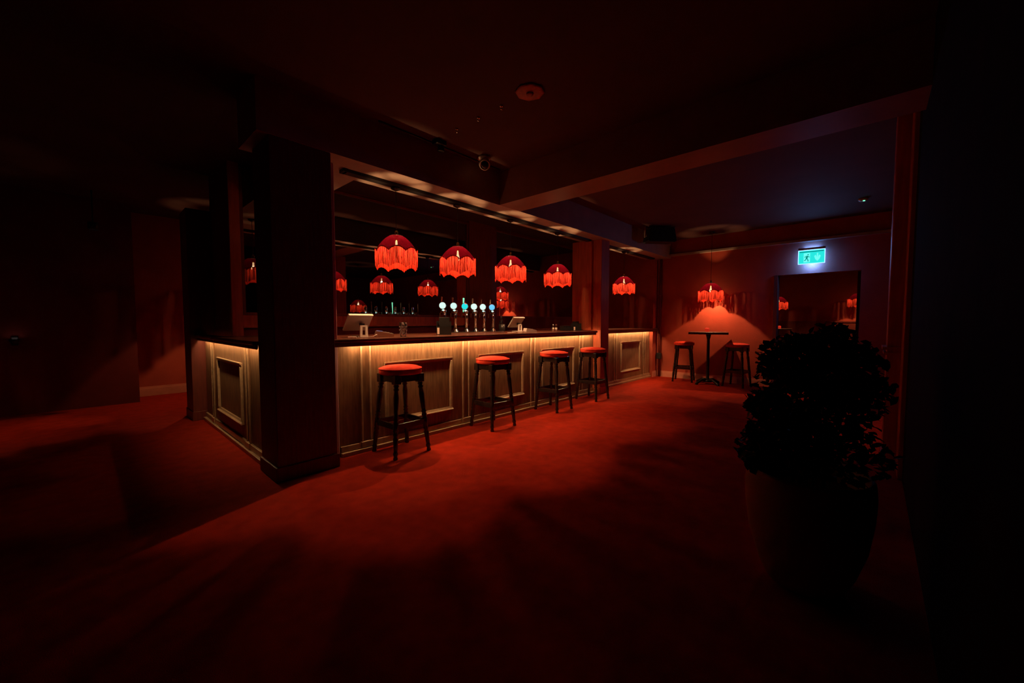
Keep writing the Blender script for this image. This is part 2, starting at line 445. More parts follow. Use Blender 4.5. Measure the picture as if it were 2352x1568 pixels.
# ------------------------------------------------------------------ fringed pendant lamps
SH_R = 0.218; N = 8
def arch(a):
    u = (a / (2 * PI / N)) % 1.0
    return 0.045 * math.sin(PI * u) ** 0.8
def shade_panel_mesh():
    mb = MB(); na, nz = 8, 8; vs = []; fs = []
    for i in range(na + 1):
        a = 2 * PI / N * i / na
        zb = 0.18 + arch(a)
        for j in range(nz + 1):
            t = j / nz
            # bell profile from brim to crown
            z = zb + (0.365 - zb) * t
            q = (z - 0.18) / 0.185
            r = 0.066 + (SH_R - 0.066) * (1 - q ** 1.55) ** 0.85 if q < 1 else 0.066
            facet = 1.0 - 0.035 * math.sin(PI * i / na) * (1 - 0.4 * t)
            vs.append((r * facet * math.cos(a), r * facet * math.sin(a), z))
    for i in range(na):
        for j in range(nz):
            p = i * (nz + 1) + j
            fs.append((p, p + nz + 1, p + nz + 2, p + 1))
    return mb.add(vs, fs, True).mesh('shade_panel', 'shade_velvet')
def fringe_mesh():
    mb = MB(); rnd = random.Random(3); n = 545
    for k in range(n):
        a = 2 * PI * (k + rnd.uniform(-0.4, 0.4)) / n
        z1 = 0.182 + arch(a); z0 = z1 - 0.180 + rnd.uniform(-0.004, 0.004)
        w = rnd.uniform(0.0012, 0.0028); tw = rnd.uniform(-0.35, 0.35)
        d = Vector((-math.sin(a + tw), math.cos(a + tw), 0)) * w
        r = SH_R + rnd.uniform(-0.002, 0.003)
        sw = rnd.uniform(-0.012, 0.012)
        vs = []
        for t in (0, 0.5, 1):
            aa = a + sw * t * t; rr = r + 0.003 * math.sin(t * 3 + k)
            c = Vector((rr * math.cos(aa), rr * math.sin(aa), z1 + (z0 - z1) * t))
            vs += [c - d, c + d]
        mb.add(vs, [(0, 1, 3, 2), (2, 3, 5, 4)])
    return mb.mesh('fringe', 'fringe_thread')
def braid_mesh():
    mb = MB(); n = 128; vs = []; fs = []
    for k in range(n):
        a = 2 * PI * k / n; z = 0.18 + arch(a)
        for dr, dz in ((0.003, 0.006), (0.005, 0), (0.003, -0.006)):
            vs.append(((SH_R + dr) * math.cos(a), (SH_R + dr) * math.sin(a), z + dz))
    for k in range(n):
        k2 = (k + 1) % n
        for j in (0, 1): fs.append((k * 3 + j, k2 * 3 + j, k2 * 3 + j + 1, k * 3 + j + 1))
    return mb.add(vs, fs, True).mesh('scallop_braid', 'scallop_braid')
ME_PANEL = shade_panel_mesh(); ME_FRINGE = fringe_mesh(); ME_BRAID = braid_mesh()
ME_RING = MB().tube([(0.067 * math.cos(2 * PI * k / 24), 0.067 * math.sin(2 * PI * k / 24), 0.366) for k in range(25)], 0.004, 6) \
    .tube([(-0.066, 0, 0.366), (0.066, 0, 0.366)], 0.003, 5).tube([(0, -0.066, 0.366), (0, 0.066, 0.366)], 0.003, 5).mesh('top_ring', 'black_metal')
ME_CROWN = MB().lathe([(0.020, 0.3665), (0.067, 0.3665)], 24, cap=False).mesh('crown_light_filter', 'crown_filter')  # added unseen disc, thins the lamp light reaching the beam
ME_SOCKET = MB().lathe([(0.012, 0.42), (0.019, 0.40), (0.019, 0.335), (0.022, 0.33), (0.014, 0.312)], 14).mesh('socket', 'brass')
ME_BULB = MB().lathe([(0.001, 0.196), (0.012, 0.200), (0.022, 0.213), (0.024, 0.228), (0.019, 0.248), (0.012, 0.272), (0.010, 0.310)], 14).mesh('bulb', 'bulb_glow')
LD = bpy.data.lights.new('bulb_light', 'POINT')
LD.energy = LAMP_W; LD.color = WARM; LD.shadow_soft_size = 0.010
def pendant(x, y, zb, ztop, label, group, rot=0.0, sc=1.0, power=1.0):
    e = empty('pendant_lamp', (x, y, zb), rot); e.scale = (sc,) * 3
    for k in range(N): link('shade_panel', ME_PANEL, e, rot=(0, 0, 2 * PI * k / N))
    f = link('fringe', ME_FRINGE, e); f['kind'] = 'stuff'
    link('scallop_braid', ME_BRAID, e); link('top_ring', ME_RING, e); link('crown_light_filter', ME_CROWN, e); link('socket', ME_SOCKET, e); link('bulb', ME_BULB, e)
    h = (ztop - zb) / sc
    MB().tube([(0, 0, 0.42), (0.001, 0, h * 0.7), (0, 0, h - 0.02)], 0.0035, 6).build('cord', 'black_plastic', e)
    MB().lathe([(0.004, h - 0.035), (0.018, h - 0.03), (0.05, h - 0.014), (0.052, h)], 18).build('ceiling_rose', 'black_plastic', e)
    ld = LD
    if power != 1.0:
        ld = LD.copy(); ld.energy = LAMP_W * power
    l = bpy.data.objects.new('bulb_light', ld); COL.objects.link(l); l.parent = e; l.location = (0, 0, 0.250)
    return tag(e, label, 'lamp', group)
TZ = BZ - 0.03
GB = 'red fringed lamps above the bar'
A0 = math.radians(215)
pendant(2.318, 3.80, 1.850, TZ, 'largest red fringed lamp, hanging next to the dark column', GB, A0 + 0.05)
pendant(3.165, 3.80, 1.850, TZ, 'red fringed lamp hanging second from the dark column', GB, A0 + 0.40)
pendant(4.125, 3.80, 1.850, TZ, 'red fringed lamp hanging third from the dark column, beyond the taps', GB, A0 + 0.02)
pendant(5.25, 3.80, 1.855, TZ, 'red fringed lamp hanging beside the red pillar over the bar end', GB, A0 + 0.42)
pendant(7.56, 3.80, 1.850, TZ, 'red fringed lamp hanging over the short bar past the pillar', GB, A0 + 0.05)
pendant(1.70, 4.56, 1.830, BZ, 'red fringed lamp over the bar return, seen only in the mirror', GB, A0, 1.0, 0.10)
pendant(8.90, 2.52, 1.700, CZ, 'red fringed lamp hanging low over the high table', 'red fringed lamps over tables', A0 + 0.3, 1.08)
pendant(14.3, 2.13, 1.640, CZ, 'small distant red lamp half hidden by the opening jamb', 'red fringed lamps over tables', A0 + 0.2, 1.1, 0.6)
pendant(15.05, 0.33, 1.70, CZ, 'small distant red lamp cut off by the partition below the exit sign', 'red fringed lamps over tables', A0 + 0.4, 1.1, 0.4)
pendant(6.15, -1.30, 1.58, CZ, 'red fringed lamp over the seating side, reflected low in the mirror', 'red fringed lamps over tables', A0, 1.15, 0.45)
pendant(1.55, 8.15, 1.75, CZ, 'red fringed lamp hidden behind the pillar of the bar return', 'red fringed lamps over tables', A0, 1.0, 0.6)
pendant(-1.05, 7.30, 0.98, CZ, 'red fringed lamp beyond the frame over the dark room floor', 'red fringed lamps over tables', A0, 1.0, 0.16)

# ------------------------------------------------------------------ stools
LEGP = [(0.020, 0.0), (0.023, 0.01), (0.017, 0.03), (0.024, 0.055), (0.018, 0.075), (0.020, 0.10), (0.025, 0.19), (0.019, 0.215),
        (0.026, 0.235), (0.020, 0.25), (0.025, 0.262), (0.025, 0.34), (0.019, 0.355), (0.027, 0.372), (0.019, 0.388), (0.026, 0.402), (0.019, 0.418),
        (0.021, 0.44), (0.026, 0.58), (0.019, 0.64), (0.027, 0.655), (0.019, 0.672), (0.027, 0.69), (0.020, 0.705), (0.024, 0.715), (0.024, 0.755)]
ME_LEG = MB().lathe(LEGP, 12).mesh('leg', 'stool_wood')
ME_CUSH = MB().lathe([(0.0, 0.868), (0.10, 0.866), (0.165, 0.858), (0.195, 0.845), (0.205, 0.835), (0.207, 0.80), (0.200, 0.786), (0.0, 0.786)], 40).mesh('cushion', 'stool_velvet')
ME_PIPE = MB().tube([(0.206 * math.cos(2 * PI * k / 40), 0.206 * math.sin(2 * PI * k / 40), 0.838) for k in range(41)], 0.005, 6).mesh('piping', 'stool_velvet')
ap = MB()
for sx, sy in ((1, 0), (-1, 0), (0, 1), (0, -1)):
    if sx: ap.box(sx * 0.135 - 0.012, sx * 0.135 + 0.012, -0.15, 0.15, 0.715, 0.786, 0.003)
    else: ap.box(-0.123, 0.123, sy * 0.135 - 0.012, sy * 0.135 + 0.012, 0.715, 0.786, 0.003)
for sx in (-1, 1):
    for sy in (-1, 1):
        ap.box(sx * 0.132 - 0.034, sx * 0.132 + 0.034, sy * 0.132 - 0.034, sy * 0.132 + 0.034, 0.70, 0.786, 0.006)
ME_APRON = ap.mesh('seat_frame', 'stool_wood')
TILT = math.atan2(0.192 - 0.130, 0.755)
def stool(x, y, label, group, rz=0.0):
    e = empty('bar_stool', (x, y, 0), rz)
    c = link('cushion', ME_CUSH, e); link('piping', ME_PIPE, c)
    link('seat_frame', ME_APRON, e)
    for sx in (-1, 1):
        for sy in (-1, 1):
            l = link('leg', ME_LEG, e, (sx * 0.192, sy * 0.192, 0.0))
            l.rotation_euler = (sy * TILT, -sx * TILT, 0)
    rr = 0.192 - 0.30 * math.tan(TILT)
    for k in range(4):
        a = k * PI / 2
        s_ = MB().box(-rr + 0.02, rr - 0.02, -0.011, 0.011, 0.272, 0.328, 0.003)
        s_.xf(Matrix.Rotation(a, 4, 'Z') @ Matrix.Translation((0, rr, 0)))
        s_.build('stretcher', 'stool_wood', e)
    return tag(e, label, 'stool', group)
GS = 'red-topped stools along the bar'
stool(2.135, 3.46, 'red-topped bar stool nearest the dark column', GS, 0.02)
stool(3.43, 3.46, 'second red-topped bar stool from the dark column', GS, -0.03)
stool(4.70, 3.46, 'third red-topped bar stool from the dark column', GS, 0.03)
stool(5.78, 3.45, 'red-topped bar stool at the bar end beside the red pillar', GS, -0.02)
stool(8.86, 3.02, 'red-topped stool on the bar side of the high table', 'stools at the high table', 0.2)
stool(8.85, 1.98, 'dim stool on the far side of the high table, towards the opening', 'stools at the high table', -0.15)

# ------------------------------------------------------------------ high table and the tables beyond
def high_table(x, y, rz, label, w=0.36, h=1.085):
    e = empty('high_table', (x, y, 0), rz)
    bx(-w, w, -w, w, h - 0.045, h, 0.006).build('table_top', 'table_wood', e)
    MB().lathe([(0.05, 0.06), (0.042, 0.10), (0.03, 0.14), (0.028, h - 0.16), (0.038, h - 0.12), (0.05, h - 0.05), (0.12, h - 0.046)], 16).build('column_post', 'black_metal', e)
    MB().lathe([(0.085, 0.045), (0.08, 0.075), (0.05, 0.10)], 16).build('hub', 'black_metal', e)
    for k in range(4):
        a = PI / 4 + k * PI / 2
        M = Matrix.Rotation(a, 4, 'Z')
        f = MB().tube([M @ Vector(p) for p in ((0.05, 0, 0.085), (0.14, 0, 0.095), (0.21, 0, 0.06), (0.27, 0, 0.028), (0.30, 0, 0.035))], [0.03, 0.026, 0.022, 0.026, 0.014], 8)
        f.lathe([(0.026, 0.0), (0.03, 0.012), (0.018, 0.03)], 10, M @ Matrix.Translation((0.275, 0, 0)))
        f.build('claw_foot', 'black_metal', e)
    return tag(e, label, 'table')
high_table(8.76, 2.50, 0.25, 'square high table on a black post under the low lamp')
high_table(14.3, 2.13, 0.1, 'small dim high table seen through the opening')
high_table(13.6, 0.35, 0.3, 'dim table top seen above the plant through the opening', 0.45, 1.08)
def candle(x, y, z, label):
    e = empty('candle_holder', (x, y, z))
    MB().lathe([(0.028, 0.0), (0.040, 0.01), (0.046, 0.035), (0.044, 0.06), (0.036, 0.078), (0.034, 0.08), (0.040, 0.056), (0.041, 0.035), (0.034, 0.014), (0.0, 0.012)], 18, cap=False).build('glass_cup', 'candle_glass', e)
    MB().lathe([(0.03, 0.013), (0.03, 0.05), (0.0, 0.051)], 14).build('candle', 'candle_flame', e)
    MB().lathe([(0.002, 0.051), (0.006, 0.058), (0.004, 0.068), (0.0005, 0.076)], 8).build('flame', 'candle_flame', e)
    tag(e, label, 'candle')
candle(8.72, 2.52, 1.0855, 'red glass candle holder on the high table by the end wall')
candle(14.25, 2.08, 1.0855, 'tiny red candle holder on the table beyond the opening')
stool(13.75, 1.75, 'dim red-topped stool in front of the table beyond the opening', 'stools beyond the opening', 0.3)
stool(13.9, 2.62, 'dim red-topped stool behind the jamb beyond the opening', 'stools beyond the opening', 0.1)

# ------------------------------------------------------------------ things on the counter
CT = 1.1352
def beer_tap(x, badge, label, extra=None):
    e = empty('beer_tap', (x, 4.50, CT))
    MB().lathe([(0.058, 0), (0.06, 0.006), (0.052, 0.016), (0.044, 0.03), (0.030, 0.05), (0.024, 0.062)], 20).build('foot', 'chrome', e)
    MB().tube([(0, 0, 0.055), (0, 0, 0.24), (0, 0.0, 0.29)], [0.023, 0.021, 0.021], 16).build('column_tube', 'chrome', e)
    MB().tube([(0, 0.02, 0.278), (-0.03, -0.015, 0.315), (-0.05, -0.03, 0.338)], [0.016, 0.014, 0.010], 10).build('neck', 'chrome', e)
    MB().lathe([(0.024, 0.285), (0.028, 0.295), (0.028, 0.325), (0.016, 0.335)], 14).build('cap', 'chrome', e)
    # faucet towards the bartender with a tall lever
    f = MB().tube([(0, 0.02, 0.30), (0, 0.075, 0.30), (0, 0.10, 0.285), (0, 0.105, 0.225)], [0.011, 0.012, 0.010, 0.008], 10).build('faucet', 'chrome', e)
    MB().tube([(0, 0.07, 0.31), (0, 0.068, 0.36), (0, 0.06, 0.505)], [0.006, 0.008, 0.012], 10).lathe([(0.012, 0.50), (0.014, 0.508), (0.008, 0.518)], 10, Matrix.Translation((0, 0.06, 0))).build('lever', extra or 'grey_plastic', f)
    # round lit badge tilted to the room
    yaw = math.radians(-38)
    M = Matrix.Translation((-0.065, -0.04, 0.388)) @ Matrix.Rotation(yaw, 4, 'Z') @ Matrix.Rotation(PI / 2, 4, 'X') @ Matrix.Scale(0.86, 4)
    bd = MB().lathe([(0.060, -0.018), (0.062, 0.0), (0.058, 0.008), (0.053, 0.008), (0.053, 0.004)], 28, M, cap=False).lathe([(0.060, -0.018), (0.0, -0.024)], 28, M).build('badge', 'chrome', e)
    MB().lathe([(0.053, 0.004), (0.04, 0.0075), (0.0, 0.009)], 28, M, cap=False).build('badge_face', badge, bd)
    if badge == 'badge_cyan':
        MB().lathe([(0.018, 0.0), (0.018, 0.013), (0.0, 0.014)], 3, M @ Matrix.Translation((0.012, 0.045, 0)), smooth=False).build('emblem', 'badge_red', bd)
    MB().lathe([(0.020, 0.0), (0.021, 0.008), (0.0, 0.010)], 16, M @ Matrix.Translation((0.012, -0.075, 0)) @ Matrix.Diagonal((1.1, 0.6, 1, 1)), cap=False).build('name_plate', 'badge_white', bd)
    return tag(e, label, 'beer tap', 'beer taps on the bar')
TX = [3.497, 3.695, 3.905, 4.088, 4.27, 4.468]
beer_tap(TX[0], 'badge_white', 'chrome beer tap with the largest white lit badge, beside the black caddy')
beer_tap(TX[1], 'badge_white', 'chrome beer tap with a white lit badge, second in the row')
beer_tap(TX[2], 'badge_cyan', 'chrome beer tap with a cyan badge and a pale green lever', 'badge_green')
beer_tap(TX[3], 'badge_white', 'chrome beer tap with a white badge beside the cyan one')
beer_tap(TX[4], 'badge_white', 'chrome beer tap with a white badge next to the blue one')
beer_tap(TX[5], 'badge_blue', 'chrome beer tap with a blue lit badge at the row end')
dt = empty('drip_tray', (3.98, 4.37, CT))
bx(-0.56, 0.56, -0.05, 0.05, 0, 0.012, 0.002).build('tray', 'chrome', dt)
for k in range(22): bx(-0.53 + k * 0.05, -0.51 + k * 0.05, -0.042, 0.042, 0.0122, 0.016).build('slat', 'black_metal', dt)
tag(dt, 'slatted drip tray in front of the beer taps', 'drip tray')

def till(x, y, rz, label, sc=1.0):
    e = empty('till_screen', (x, y, CT), rz); e.scale = (sc,) * 3
    M = Matrix.Translation((0, 0.0, 0.165)) @ Matrix.Rotation(math.radians(38), 4, 'X')
    bx(-0.15, 0.15, -0.012, 0.012, -0.11, 0.11, 0.006).xf(M).build('screen_body', 'grey_plastic', e)
    bx(-0.135, 0.135, 0.0125, 0.014, -0.095, 0.095).xf(M).build('display', 'screen_blue', e)
    bx(-0.15, 0.15, -0.016, 0.014, 0.108, 0.118, 0.003).xf(M).build('top_edge', 'white_plastic', e)
    st = MB()
    for s in (-1, 1):
        st.prism([(s * 0.022, 0.0), (s * 0.05, 0.0), (s * 0.045, 0.13), (s * 0.018, 0.13)], -0.075, -0.06, Matrix.Translation((0.03, 0, 0)) )
    st.box(-0.015, 0.075, -0.075, -0.06, 0.118, 0.135).box(-0.02, 0.08, -0.078, -0.058, 0.0, 0.022)
    st.build('stand', 'white_plastic', e)
    bx(-0.03, 0.09, -0.06, 0.09, 0.0, 0.014, 0.003).build('foot', 'grey_plastic', e)
    bx(0.01, 0.05, -0.06, -0.005, 0.118, 0.155, 0.003).build('hinge', 'black_plastic', e)
    tag(e, label, 'till screen')
till(1.98, 4.02, math.radians(4), 'white till screen seen from behind beside the dark column', 0.92)
till(4.80, 4.30, math.radians(0), 'small till screen seen from behind past the taps', 0.9)

def card_reader(x, y, rz, label, screen=True, tilt=12):
    e = empty('card_reader', (x, y, CT), rz); e.scale = (1.12,) * 3
    prof = [(-0.085, 0.0), (0.085, 0.0), (0.09, 0.02), (0.08, 0.058), (0.03, 0.052), (-0.085, 0.026)]
    MB().prism(prof, -0.038, 0.038).build('body', 'white_plastic', e)
    if screen:
        M = Matrix.Translation((0.045, 0, 0.0575)) @ Matrix.Rotation(math.radians(-6), 4, 'Y')
        bx(-0.026, 0.026, -0.028, 0.028, -0.001, 0.0015).xf(M).build('screen', 'screen_blue', e)
    for i in range(3):
        for j in range(3):
            x_ = -0.062 + i * 0.026
            zt = 0.026 + (x_ + 0.085) / 0.115 * 0.026
            bx(x_ - 0.008, x_ + 0.008, -0.026 + j * 0.026 - 0.008, -0.026 + j * 0.026 + 0.008, zt, zt + 0.004).build('key', 'grey_plastic', e)
    tag(e, label, 'card reader')
card_reader(2.20, 3.87, math.radians(155), 'white card reader with a blue screen beside the tumbler')
card_reader(4.56, 3.80, math.radians(165), 'white card reader lying past the beer taps', False)
def cable(pts, label, m='white_plastic', r=0.004):
    P = [Vector(p) for p in pts]; out = []
    for i in range(len(P) - 1):
        p0, p1, p2, p3 = P[max(i - 1, 0)], P[i], P[i + 1], P[min(i + 2, len(P) - 1)]
        for k in range(8):
            t = k / 8
            out.append(0.5 * ((2 * p1) + (p2 - p0) * t + (2 * p0 - 5 * p1 + 4 * p2 - p3) * t * t + (3 * p1 - p0 - 3 * p2 + p3) * t ** 3))
    out.append(P[-1])
    o0 = out[0].copy()
    o = MB().tube([p - o0 for p in out], r, 6).build('cable', m); o.location = o0
    tag(o, label, 'cable')
cable([(2.08, 3.80, CT + 0.008), (2.05, 3.76, CT + 0.03), (2.01, 3.76, CT + 0.012), (1.96, 3.80, CT + 0.006), (1.90, 3.87, CT + 0.006)], 'white cable from the card reader to the till by the column')
cable([(4.45, 3.78, CT + 0.006), (4.36, 3.72, CT + 0.012), (4.26, 3.75, CT + 0.02), (4.14, 3.74, CT + 0.012), (4.06, 3.80, CT + 0.006)], 'pale cable trailing from the card reader towards the taps')
# tumbler
e = empty('tumbler', (2.335, 3.72, CT))
g = MB().lathe([(0.030, 0.0), (0.033, 0.01), (0.034, 0.04), (0.0375, 0.09), (0.041, 0.155), (0.0388, 0.155), (0.0355, 0.09), (0.032, 0.04), (0.0, 0.018)], 20, cap=False)
g.build('glass_wall', 'clear_glass', e)
MB().lathe([(0.0, 0.0005), (0.029, 0.0005), (0.030, 0.012), (0.0, 0.014)], 20).build('thick_base', 'clear_glass', e)
for k in range(3):
    z = 0.035 + k * 0.036
    r = 0.0345 + z * 0.035
    for j in range(10):
        a = 2 * PI * (j + 0.5 * (k % 2)) / 10
        MB().lathe([(0.0, 0.0), (0.006, 0.001), (0.009, 0.004), (0.006, 0.0)][:3], 8, Matrix.Translation((r * math.cos(a), r * math.sin(a), z)) @ Matrix.Rotation(a, 4, 'Z') @ Matrix.Rotation(PI / 2, 4, 'Y'), cap=False).build('facet', 'clear_glass', e)
tag(e, 'ribbed clear glass tumbler standing on the near bar counter', 'glass')
# black caddies
def caddy(x, y, rz, w, d, h, label, card=True, tall=True):
    e = empty('bar_caddy', (x, y, CT), rz)
    b_ = MB().box(-w, w, -d, d, 0, 0.008)
    for s in (-1, 1):
        b_.box(s * w - 0.004, s * w + 0.004, -d, d, 0, h); b_.box(-w, w, s * d - 0.004, s * d + 0.004, 0, h * (1.0 if s > 0 else 0.62))
    b_.build('tray', 'black_plastic', e)
    bx(-w + 0.005, w - 0.005, -0.003, 0.003, 0.0085, h * 0.92).build('divider', 'black_plastic', e)
    if tall: bx(-w * 0.7, w * 0.8, d * 0.25, d * 0.85, 0.0085, h * 1.28, 0.004).build('napkin_stack', 'black_plastic', e)
    if card: bx(-w + 0.006, -w + 0.032, -d - 0.009, -d - 0.0045, 0.01, h * 0.52).build('card', 'paper', e)
    tag(e, label, 'caddy')
caddy(3.06, 3.95, math.radians(-40), 0.085, 0.07, 0.17, 'black bar caddy with a white card beside the taps')
caddy(6.00, 3.93, math.radians(-35), 0.075, 0.06, 0.13, 'black caddy with a pale card at the bar end by the pillar')
e = empty('low_black_box', (5.80, 4.02, CT), math.radians(-20))
bx(-0.08, 0.08, -0.06, 0.06, 0, 0.075, 0.005).build('box_body', 'black_plastic', e)
bx(-0.083, 0.083, -0.063, 0.063, 0.0755, 0.088, 0.004).build('lid', 'black_plastic', e)
tag(e, 'low black box beside the caddy at the bar end', 'box')
for i, (x, y, lb) in enumerate(((5.315, 3.93, 'small pale-bottomed shaker on the counter, nearer the taps'), (5.395, 3.93, 'small pale-bottomed shaker on the counter, nearer the pillar'))):
    e = empty('shaker', (x, y, CT))
    MB().lathe([(0.018, 0), (0.020, 0.004), (0.019, 0.045), (0.017, 0.06)], 14).build('shaker_base', 'paper', e)
    MB().lathe([(0.017, 0.0602), (0.016, 0.09), (0.014, 0.10)], 14).build('shaker_neck', 'clear_glass', e)
    MB().lathe([(0.017, 0.1002), (0.018, 0.112), (0.010, 0.120), (0.0, 0.121)], 14).build('cap', 'chrome', e)
    tag(e, lb, 'shaker', 'shakers on the counter')
e = empty('tool_pot', (4.62, 4.45, CT))
MB().lathe([(0.045, 0), (0.05, 0.005), (0.055, 0.12), (0.050, 0.12), (0.046, 0.012), (0, 0.010)], 18, cap=False).build('pot', 'black_plastic', e)
for (dx, dy, h, r) in ((-0.02, -0.01, 0.23, 0.016), (0.02, 0.01, 0.17, 0.010), (0.0, 0.025, 0.15, 0.012)):
    MB().tube([(dx * 0.5, dy * 0.5, 0.014), (dx * 1.5, dy * 1.5, h - 0.03)], 0.004, 6).lathe([(0.002, -0.035), (r, -0.015), (r, 0.012), (r * 0.4, 0.028), (0, 0.030)], 10, Matrix.Translation((dx * 1.55, dy * 1.55, h))).build('bar_tool', 'black_plastic', e)
tag(e, 'black pot of bar tools just past the blue tap', 'tool pot')
o = bx(-0.04, 0.04, -0.02, 0.02, 0, 0.014, 0.002).build('paper_slip', 'paper'); o.location = (1.80, 3.78, CT); o.rotation_euler = (0, 0, -0.5)
tag(o, 'small folded paper slip on the counter beside the column', 'paper')

# ------------------------------------------------------------------ exit sign
e = empty('exit_sign', (XF - 0.13, 0.875, 2.372))
SW, SHH = 0.19, 0.235
def yz(poly, x0, x1, name, m, par):
    n = len(poly)
    vs = [(x0, -a, b_) for a, b_ in poly] + [(x1, -a, b_) for a, b_ in poly]
    fs = [tuple(range(n)), tuple(range(2 * n - 1, n - 1, -1))] + [(i, i + n, (i + 1) % n + n, (i + 1) % n) for i in range(n)]
    return MB().add(vs, fs).build(name, m, par)
pl = yz([(-SW, 0), (SW, 0), (SW, SHH), (-SW, SHH)], -0.003, 0.008, 'sign_plate', 'sign_cyan', e)
for nm, a0, a1, b0, b1 in (('edge_light', -SW - 0.010, SW + 0.010, -0.010, -0.0002), ('edge_light', -SW - 0.010, SW + 0.010, SHH + 0.0002, SHH + 0.010), ('edge_light', -SW - 0.010, -SW - 0.0002, 0, SHH), ('edge_light', SW + 0.0002, SW + 0.010, 0, SHH)):
    yz([(a0, b0), (a1, b0), (a1, b1), (a0, b1)], -0.005, 0.010, nm, 'sign_edge', e)
bx(0.012, 0.03, -SW, SW, 0.02, SHH + 0.02, 0.004).build('back_plate', 'grey_plastic', e)
bx(-0.02, 0.045, -SW - 0.01, SW + 0.01, SHH + 0.011, SHH + 0.05, 0.006).build('housing', 'grey_plastic', e)
for s in (-1, 1): bx(0.0455, 0.1295, s * 0.12 - 0.015, s * 0.12 + 0.015, SHH + 0.02, SHH + 0.045).build('bracket', 'grey_plastic', e)
yz([(-SW + 0.012, SHH - 0.032), (SW - 0.012, SHH - 0.032), (SW - 0.012, SHH - 0.015), (-SW + 0.012, SHH - 0.015)], -0.0045, -0.0031, 'top_band', 'sign_dark', pl)
dr = yz([(-0.115, 0.02), (-0.02, 0.02), (-0.02, 0.19), (-0.115, 0.19)], -0.0045, -0.0031, 'door_symbol', 'sign_pale', pl)
def limb(pts, w):
    out = []
    mb = MB()
    for (a, b_), (c, d) in zip(pts[:-1], pts[1:]):
        v = Vector((c - a, d - b_)); n = Vector((-v.y, v.x)).normalized() * w
        q = [(a + n.x, b_ + n.y), (a - n.x, b_ - n.y), (c - n.x, d - n.y), (c + n.x, d + n.y)]
        vs = [(-0.006, -x, z) for x, z in q] + [(-0.0046, -x, z) for x, z in q]
        mb.add(vs, [(0, 1, 2, 3), (7, 6, 5, 4), (0, 4, 5, 1), (1, 5, 6, 2), (2, 6, 7, 3), (3, 7, 4, 0)])
    return mb
man = limb([(-0.058, 0.138), (-0.072, 0.092)], 0.013)
for pts, w in (([(-0.05, 0.134), (-0.034, 0.112), (-0.024, 0.118)], 0.005), ([(-0.066, 0.134), (-0.09, 0.128), (-0.098, 0.108)], 0.005),
               ([(-0.07, 0.096), (-0.052, 0.07), (-0.046, 0.035)], 0.0065), ([(-0.074, 0.094), (-0.085, 0.062), (-0.108, 0.055)], 0.0065)):
    lm = limb(pts, w); man.add(lm.v, lm.f)
hd = [(-0.05 + 0.011 * math.cos(k * PI / 5), 0.158 + 0.011 * math.sin(k * PI / 5)) for k in range(10)]
man.add([(-0.006, -a, b_) for a, b_ in hd] + [(-0.0046, -a, b_) for a, b_ in hd], [tuple(range(10)), tuple(range(19, 9, -1))] + [(i, i + 10, (i + 1) % 10 + 10, (i + 1) % 10) for i in range(10)])
man.build('running_figure', 'sign_dark', pl)
yz([(0.04, 0.125), (0.062, 0.145), (0.078, 0.105), (0.078, 0.178), (0.098, 0.178), (0.098, 0.105), (0.114, 0.145), (0.136, 0.125), (0.12, 0.07), (0.088, 0.035), (0.056, 0.07)], -0.0045, -0.0031, 'arrow_symbol', 'sign_pale', pl)
ld = bpy.data.lights.new('sign_downlight', 'AREA'); ld.shape = 'RECTANGLE'; ld.size = 0.34; ld.size_y = 0.02
ld.energy = 2.5; ld.color = (0.05, 0.25, 1.0)
lo = bpy.data.objects.new('sign_downlight', ld); COL.objects.link(lo); lo.parent = e
lo.location = (0.03, 0, -0.004)
lo.rotation_euler = Vector((0.55, 0, -0.83)).to_track_quat('-Z', 'X').to_euler()
ld = bpy.data.lights.new('sign_backlight', 'AREA'); ld.shape = 'RECTANGLE'; ld.size = 0.20; ld.size_y = 0.34
ld.energy = 30.0; ld.color = (0.03, 0.24, 1.0)
lo = bpy.data.objects.new('sign_backlight', ld); COL.objects.link(lo); lo.parent = e
lo.location = (0.034, 0, 0.12)
lo.rotation_euler = Vector((1, 0, -0.15)).to_track_quat('-Z', 'Y').to_euler()
ld = bpy.data.lights.new('sign_frontlight', 'AREA'); ld.shape = 'RECTANGLE'; ld.size = 0.22; ld.size_y = 0.36
ld.energy = 4.0; ld.color = (0.14, 0.36, 1.0)
lo = bpy.data.objects.new('sign_frontlight', ld); COL.objects.link(lo); lo.parent = e
lo.location = (-0.012, 0, 0.117)
lo.rotation_euler = Vector((-1, 0, 0)).to_track_quat('-Z', 'Y').to_euler()
tag(e, 'glowing cyan emergency exit sign with running figure and down arrow', 'exit sign')

# ------------------------------------------------------------------ ceiling and wall fittings
e = empty('loudspeaker', (7.72, 3.14, 2.84), math.radians(-42))
pr = [(-0.28, 0.02), (-0.25, 0.0), (0.25, 0.0), (0.28, 0.02), (0.25, 0.24), (0.22, 0.27), (-0.22, 0.27), (-0.25, 0.24)]
MB().prism(pr, -0.13, 0.13).build('cabinet', 'black_plastic', e)
bx(-0.24, 0.24, -0.137, -0.1305, 0.02, 0.25, 0.003).build('grille', 'black_metal', e)
for s in (-1, 1): bx(s * 0.30 - 0.008, s * 0.30 + 0.008, -0.02, 0.02, 0.10, 0.31).box(min(s * 0.27, s * 0.30), max(s * 0.27, s * 0.30), -0.02, 0.02, 0.12, 0.16).build('bracket', 'beam_paint', e)
tag(e, 'black loudspeaker bracketed under the ceiling near the end wall', 'loudspeaker')

